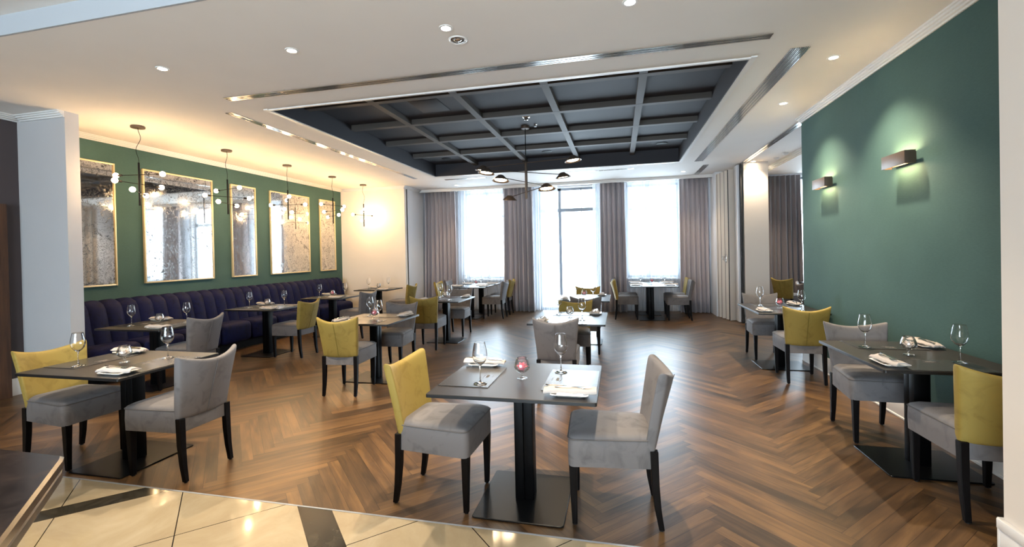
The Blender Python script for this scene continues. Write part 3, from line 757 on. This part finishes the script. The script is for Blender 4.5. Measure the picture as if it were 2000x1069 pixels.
yt(2.02, 3.83, 'the front table at the teal wall', 'dark pedestal table at the teal wall in the right foreground', level=2, lx=.98, ly=.78, off=-.09)
# four-seat tables at the windows
def four(x, y, desc, label, cols):
    table(x, y, 0, .90 if x < 0 else 1.0, 1.56 if x < 0 else 1.58, label, None, cols=cols, base_hx=.24 if x < 0 else .27, base_hy=.27)
    hx = (.90 if x < 0 else 1.0)/2
    for yy, nm in ((y-.40, 'near'), (y+.38, 'far')):
        setting(x, yy, 0, nm+' left place', desc, 0, dx=hx-.165, px=hx-.13, gx=hx-.24, gy=.14, py=-.06)
        setting(x, yy, PI, nm+' right place', desc, 0, dx=hx-.165, px=hx-.13, gx=hx-.24, gy=-.14, py=.06)
    centre(x, y, False, desc)
four(-3.47, 10.84, 'the long left window table', 'long dark four-seat table at the left window', ((0, -.42), (0, .42)))
four(.74, 10.99, 'the long right window table', 'long dark four-seat table at the right window', ((-.05, -.42), (-.05, .42)))

CH = [(-1.13, 2.75, -.05, 'y', Y2+' at the left of the front centre table'),
 (-.045, 2.77, PI+.05, 'g', E2+' at the right of the front centre table'),
 (-4.205, 2.70, -.04, 'y', Y2+' behind the stone counter at the left of the front left table'),
 (-3.18, 2.72, PI-.02, 'g', E2+' at the right of the front left table'),
 (-5.06, 4.45, PI, 'g', E2+' facing the banquette at the table nearest the white pier'),
 (-4.97, 6.19, PI, 'y', Y2+' facing the banquette at its second table'),
 (-4.89, 7.82, PI-.12, 'g', E2+' facing the banquette at its third table'),
 (-4.84, 9.56, PI, 'y', Y2+' at the table by the cream wall'),
 (-3.04, 4.66, PI/2+.11, 'y', Y2+', its stained back to the camera, left of the aisle'),
 (-3.01, 5.70, -PI/2+.04, 'g', E2+' at the far side of the table left of the aisle'),
 (-3.08, 7.03, PI/2+.1, 'y', Y2+', back to the camera, at the table left of the chandelier'),
 (-3.02, 8.22, -PI/2, 'g', E2+' at the far side of the table left of the chandelier'),
 (-.65, 4.83, PI/2+.06, 'g', E2+', back to the camera, at the second table of the centre row'),
 (-.59, 6.02, -PI/2, 'y', Y2+' at the far side of the second table of the centre row'),
 (-.50, 7.08, PI/2+.05, 'g', E2+', back to the camera, at the third table of the centre row'),
 (-.58, 8.46, -PI/2, 'y', Y2+' at the far side of the third table of the centre row'),
 (2.04, 5.92, PI/2-.06, 'y', Y2+', back to the camera, at the rear table of the teal wall'),
 (2.0, 7.06, -PI/2, 'g', E2+' at the far side of the rear table of the teal wall'),
 (2.04, 3.23, PI/2-.04, 'y', Y2+' cut off by the beige wall at the right edge'),
 (1.98, 4.28, -PI/2-.05, 'g', E2+' at the far side of the front table of the teal wall'),
 (-4.05, 10.42, 0, 'y', Y2+' at the near left of the long left-window table'),
 (-4.05, 11.08, 0, 'g', E2+' at the far left of the long left-window table'),
 (-2.88, 10.45, PI, 'g', E2+' at the near right of the long left-window table'),
 (-2.88, 11.12, PI, 'y', Y2+' at the far right of the long left-window table'),
 (.15, 10.57, 0, 'y', Y2+' at the near left of the long right-window table'),
 (.15, 11.22, 0, 'g', E2+' at the far left of the long right-window table'),
 (1.27, 10.52, PI, 'g', E2+' at the near right of the long right-window table'),
 (1.29, 11.18, PI, 'y', Y2+' at the far right of the long right-window table'),
 (3.6, 11.0, .7, 'y', Y2+' in the adjoining room beyond the beige column'),
 (3.62, 9.62, 0, 'g', E2+' in the adjoining room, mostly hidden by the teal wall')]
for x, y, rz, k, lb in CH: chair(x, y, rz, k, lb, 'dining chairs')
table(4.42, 11.16, 0, .96, .80, 'dark pedestal table at the window of the adjoining room', 'dark square dining tables')
table(4.22, 9.62, 0, .96, .80, 'dark pedestal table in the adjoining room behind the teal wall', 'dark square dining tables')

# ---------------------------------------------------------------- stone counter at the lower left
ctr = thing('counter', 'dark brown polished stone counter at the lower left corner', 'counter', (0, 0, 0))
def ctop(z0, z1, ins):
    def f(bm):
        k = ins; a_ = (-2.25-k, 1.405-k); P = [(-3.9, 1.34-k), (-3.9, -.6), (-.35-k*1.4, -.42), (-2.20-k*1.3, 1.36-k), (-2.26-k, 1.405-k)]
        P = [(-3.9, 1.395-k), (-3.9, -.7), (-.02-k*1.41, -.7), (-2.195-k*1.2, 1.362-k), (-2.235-k, 1.392-k)]
        c_ = .008
        def ins_(q): return [(x-(c_ if x > -3.8 else 0), y-(c_ if y > 0 else 0)) for x, y in q]
        Q = ins_(P)
        loops(bm, [[(x, y, z0) for x, y in Q], [(x, y, z0+c_) for x, y in P], [(x, y, z1-c_) for x, y in P], [(x, y, z1) for x, y in Q]])
    return f
tp_ = part('countertop', 'ctop', ctop(.705, .75, 0), [M['stone']], ctr, ang=20)
part('lower_edge', 'clow', ctop(.655, .70, .004), M['stoneedge'], ctr, ang=20)
part('body', 'cbody', lambda bm: loops(bm, [[(x, y, z) for x, y in ((-3.8, 1.0), (-3.8, -.6), (-.75, -.6), (-2.45, 1.0))] for z in (0, .66)]), M['stoneedge'], ctr, smooth=False)

# ---------------------------------------------------------------- ceiling fixtures
def downlight(x, y, z, label, power=26, col=(1, .82, .60), group='recessed downlights'):
    t_ = thing('downlight', label, 'ceiling light', (x, y, z), 0, group)
    part('ring', 'dlring', lambda bm: lathe(bm, [(.036, -.003), (.037, -.006), (.052, -.005), (.054, 0), (.036, 0)], 28, cap=False), M['trim'], t_)
    part('lamp_lens', 'dllens', lambda bm: lathe(bm, [(0, -.0025), (.036, -.0025)], 20, cap=False), M['spotglow'], t_)
    l = bpy.data.lights.new('lamp_beam', 'SPOT'); l.energy = power; l.color = col; l.spot_size = math.radians(100); l.spot_blend = .9; l.shadow_soft_size = .03
    o = bpy.data.objects.new('lamp_beam', l); C.objects.link(o); o.parent = t_; o.location = (0, 0, -.02)
for i, (x, y, lb) in enumerate(((-3.97, 3.30, 'bright recessed downlight nearest the white pier'), (-2.62, 3.30, 'bright recessed downlight second in the front row'), (-1.25, 3.29, 'bright recessed downlight next to the ceiling speaker'), (.11, 3.29, 'bright recessed downlight at the top edge of the picture'),
      (1.95, 4.75, 'recessed downlight above the front table at the teal wall'), (1.96, 6.09, 'recessed downlight above the rear table at the teal wall'), (1.44, 10.76, 'small recessed downlight above the right window table'), (-3.94, 10.87, 'small recessed downlight above the left window table'),
      (2.66, 9.98, 'recessed downlight in front of the beige column'), (3.04, 10.62, 'recessed downlight behind the beige column'))):
    downlight(x, y, CZ, lb, 95 if i < 6 else (60 if i > 7 else 28))
for x, y in ((-3.0, .9), (-.6, .9), (-1.8, -1.6)):  # unseen lamps added to give the foreground warm light
    downlight(x, y, 3.42, 'unseen downlight added in the raised entrance ceiling to light the foreground', 60)
t_ = thing('ceiling_speaker', 'round white ceiling speaker behind the front row of downlights', 'ceiling speaker', (-1.23, 3.50, CZ))
part('ring', 'spk', lambda bm: lathe(bm, [(.058, -.001), (.068, -.008), (.075, -.004), (.076, 0)], 32, cap=False), M['trim'], t_)
part('cone', 'spkc', lambda bm: lathe(bm, [(.060, -.001), (.045, -.006), (.03, -.003), (.018, -.012), (0, -.015)], 32, cap=False), M['alu'], t_)
for x, y, lb in ((3.0, 9.75, 'small smoke detector beyond the partition track, nearer the beige column'), (3.02, 9.3, 'larger smoke detector beyond the partition track')):
    o = tag(part('smoke_detector', 'smk', lambda bm: lathe(bm, [(.05, 0), (.05, -.012), (.038, -.03), (.02, -.042), (0, -.044)], 24, cap=False), M['trim'], None, (x, y, CZ)), lb, 'smoke detector', 'smoke detectors')
t_ = thing('smoke_detector', 'chrome smoke detector in the coffer in front of the chandelier mount', 'smoke detector', (-1.27, 6.52, pz))
part('housing', 'smkc', lambda bm: lathe(bm, [(.055, 0), (.06, -.012), (.05, -.028), (.03, -.034), (.03, -.06), (.018, -.066), (0, -.066)], 24, cap=False), M['alu'], t_)
tag(part('sprinkler_head', 'spr', lambda bm: (lathe(bm, [(.025, 0), (.025, -.006), (.008, -.01), (.008, -.03), (.02, -.033), (.02, -.036), (0, -.036)], 18, cap=False)), M['steel'], None, (-1.22, 7.0, pz)), 'small chrome sprinkler head beside the chandelier mount', 'sprinkler')
for x, y, lb in ((-3.45, 8.95, 'round black ceiling speaker in the left rear coffer panel'), (-1.34, 8.95, 'round black ceiling speaker in the middle rear coffer panel'), (.83, 8.95, 'round black ceiling speaker in the right rear coffer panel')):
    tag(part('ceiling_speaker', 'bspk', lambda bm: lathe(bm, [(.10, 0), (.10, -.008), (.085, -.012), (0, -.012)], 28, cap=False), M['black'], None, (x, y, pz)), lb, 'ceiling speaker', 'black ceiling speakers')
bm = nb(); box(bm, -2.62, -2.22, 5.45, 5.95, pz-.006, pz-.0005, .002)
tag(link('access_hatch', mesh_of('hatch', bm, M['navyceil'])), 'flat dark access hatch in a front coffer panel', 'hatch')

def diffuser(x0, x1, y0, y1, along, label):
    t_ = thing('air_diffuser', label, 'air vent', (x0, y0, CZ), 0, 'linear ceiling air slots')
    w, h = x1-x0, y1-y0
    fr, sl = nb(), nb(); W2 = h if along == 'x' else w; n = 2 if W2 < .1 else 4
    def strip(a, b, z): box(fr, *((0, w, a, b) if along == 'x' else (a, b, 0, h)), z, 0)
    strip(-.008, .006, -.005); strip(W2-.006, W2+.008, -.005)
    for k in range(1, n): strip(W2*k/n-.006, W2*k/n+.006, -.005)
    for k in range(n): strip(W2*(k+.40)/n, W2*(k+.60)/n, -.0035)
    box(sl, 0, w, 0, h, -.0015, 0)
    link('frame', mesh_of('fr', fr, M['alu'], False), t_); link('slot', mesh_of('sl', sl, M['slot'], False), t_)
diffuser(-4.10, 1.25, 4.08, 4.16, 'x', 'long slim air slot across the ceiling in front of the coffer')
diffuser(-4.50, -4.42, 4.50, 9.62, 'y', 'long slim air slot left of the coffer')
diffuser(1.50, 1.64, 4.43, 9.60, 'y', 'long double air slot right of the coffer')
diffuser(-3.9, -2.9, 9.95, 10.02, 'x', 'short air slot behind the coffer, above the left window table')
diffuser(-1.2, .35, 9.95, 10.02, 'x', 'short air slot behind the coffer, above the terrace door')
diffuser(1.74, 1.84, 10.05, 11.3, 'y', 'short air slot above the folding partition')

# pendant lights over the banquette
PN = [(-5.98, 4.62, (10, 95, 130)), (-6.03, 6.03, (165, 65, 112)), (-6.0, 7.35, (133, 15, 118)), (-5.98, 8.7, (78, 160, 145)), (-6.0, 9.95, (125, 70, 130))]
PL = ['black pendant light with globe bulbs nearest the white pier', 'black pendant light with globe bulbs in front of the widest mirror', 'black pendant light with globe bulbs in the middle of the row of five', 'black pendant light with globe bulbs in front of the narrow last mirror', 'black pendant light with globe bulbs in front of the cream wall']
for i, ((x, y, ang), lb) in enumerate(zip(PN, PL)):
    t_ = thing('pendant_light', lb, 'pendant light', (x, y, CZ), 0, 'pendant lights over the banquette')
    part('canopy', 'pcan', lambda bm: lathe(bm, [(0, 0), (.075, 0), (.078, -.004), (.078, -.024), (.074, -.028), (0, -.028)], 28), M['bronze'], t_)
    def cab(bm, i=i):
        pts = []
        for k in range(25):
            u = k/24; pts.append((.028*math.sin(u*6.0+i)*math.sin(PI*u), .022*math.sin(u*8+i*2)*math.sin(PI*u), -.028-.45*u))
        tube(bm, pts, .0032, 6)
    part('cable', 'pcab%d' % i, cab, M['black'], t_)
    part('stem', 'pst', lambda bm: (tube(bm, [(0, 0, -.47), (0, 0, -1.02)], .0115, 12)), M['black'], t_)
    for k, (a_, zz_) in enumerate(zip(ang, (-.625, -.745, -.855))):
        a_ = math.radians(a_); ca, sa = math.cos(a_), math.sin(a_)
        arm = part('arm', 'parm', lambda bm: tube(bm, [(-.26, 0, 0), (.26, 0, 0)], .0042, 8), M['black'], t_, (0, 0, zz_), a_)
        for sg in (-1, 1):
            sk = part('socket', 'psock%d' % sg, lambda bm, sg=sg: tube(bm, [(sg*.235, 0, 0), (sg*.285, 0, 0)], .0145, 12), M['bulbcap'], arm)
            def bl(bm, sg=sg):
                vs = lathe(bm, [(0, -.032), (.016, -.028), (.028, -.016), (.0325, 0), (.028, .016), (.016, .028), (0, .032)], 12, cap=False)
                bmesh.ops.translate(bm, vec=(sg*.315, 0, 0), verts=vs)
            part('bulb', 'pbulb%d' % sg, bl, M['bulb'], arm, ang=180)

# chandelier
ch = thing('chandelier', 'black chandelier with crossing arms and eight dish shades hanging from the coffer', 'chandelier', (-1.395, 7.06, pz))
part('canopy', 'ccan', lambda bm: lathe(bm, [(0, 0), (.065, 0), (.065, -.035), (.06, -.04), (0, -.04)], 28), M['bronze'], ch)
part('rod', 'crod', lambda bm: tube(bm, [(0, 0, -.04), (0, 0, -.60)], .0065, 10), M['black'], ch)
part('hub', 'chub', lambda bm: lathe(bm, [(0, -.56), (.012, -.56), (.017, -.575), (.021, -.60), (.021, -1.12), (.017, -1.145), (0, -1.15)], 20), M['bronze'], ch)
for k, (a_, zz_, R_) in enumerate(((-12, 2.955, .70), (37, 2.805, .60), (66, 2.65, .58), (-54, 2.495, .62))):
    arm = part('arm', 'carm%d' % k, lambda bm, R_=R_: tube(bm, [(-R_, 0, 0), (R_, 0, 0)], .0065, 8), M['bronze'], ch, (0, 0, zz_-pz), math.radians(a_))
    for sg in (-1, 1):
        MT = Matrix.Translation((sg*(R_+.07), 0, -.035)) @ Matrix.Rotation(-sg*math.radians(8), 4, 'Y')
        shd = part('shade', 'cshade%d%d' % (k, sg), lambda bm: lathe(bm, [(0, .068), (.032, .068), (.044, .062), (.125, -.012), (.128, -.018), (.122, -.016), (.042, .054), (0, .058)], 32, M4=MT, cap=False), M['bronze'], arm)
        part('lamp_disc', 'cdisc%d%d' % (k, sg), lambda bm: lathe(bm, [(0, -.006), (.085, -.006), (.088, .0), (0, .008)], 24, M4=MT, cap=False), M['shadeglow'], shd)
        part('joint', 'cj%d%d' % (k, sg), lambda bm: lathe(bm, [(0, -.02), (.013, -.014), (.018, 0), (.013, .014), (0, .02)], 14, M4=Matrix.Translation((sg*(R_+.012), 0, 0)), cap=False), M['bronze'], arm)

# wall lamps on the teal wall
for y, z, lb in ((6.08, 2.285, 'bronze wall lamp further back on the teal wall'), (4.58, 2.27, 'bronze wall lamp nearer the camera on the teal wall')):
    t_ = thing('wall_lamp', lb, 'wall lamp', (XR, y, z), 0, 'bronze wall lamps')
    def shl(bm):
        box(bm, -.115, -.109, -.17, .17, -.055, .055, .001); box(bm, -.112, -.034, -.17, -.164, -.055, .055, .001); box(bm, -.112, -.034, .164, .17, -.055, .055, .001)
        box(bm, -.036, -.030, -.17, .17, -.042, .042, .001)
    part('shade', 'wls', shl, M['bronze'], t_)
    part('bracket', 'wlb', lambda bm: (box(bm, -.03, 0, -.05, .05, -.022, .022, .002)), M['bronze'], t_)
    part('lamp_bar', 'wll', lambda bm: box(bm, -.085, -.062, -.15, .15, -.03, .03, .004), M['sconceglow'], t_)
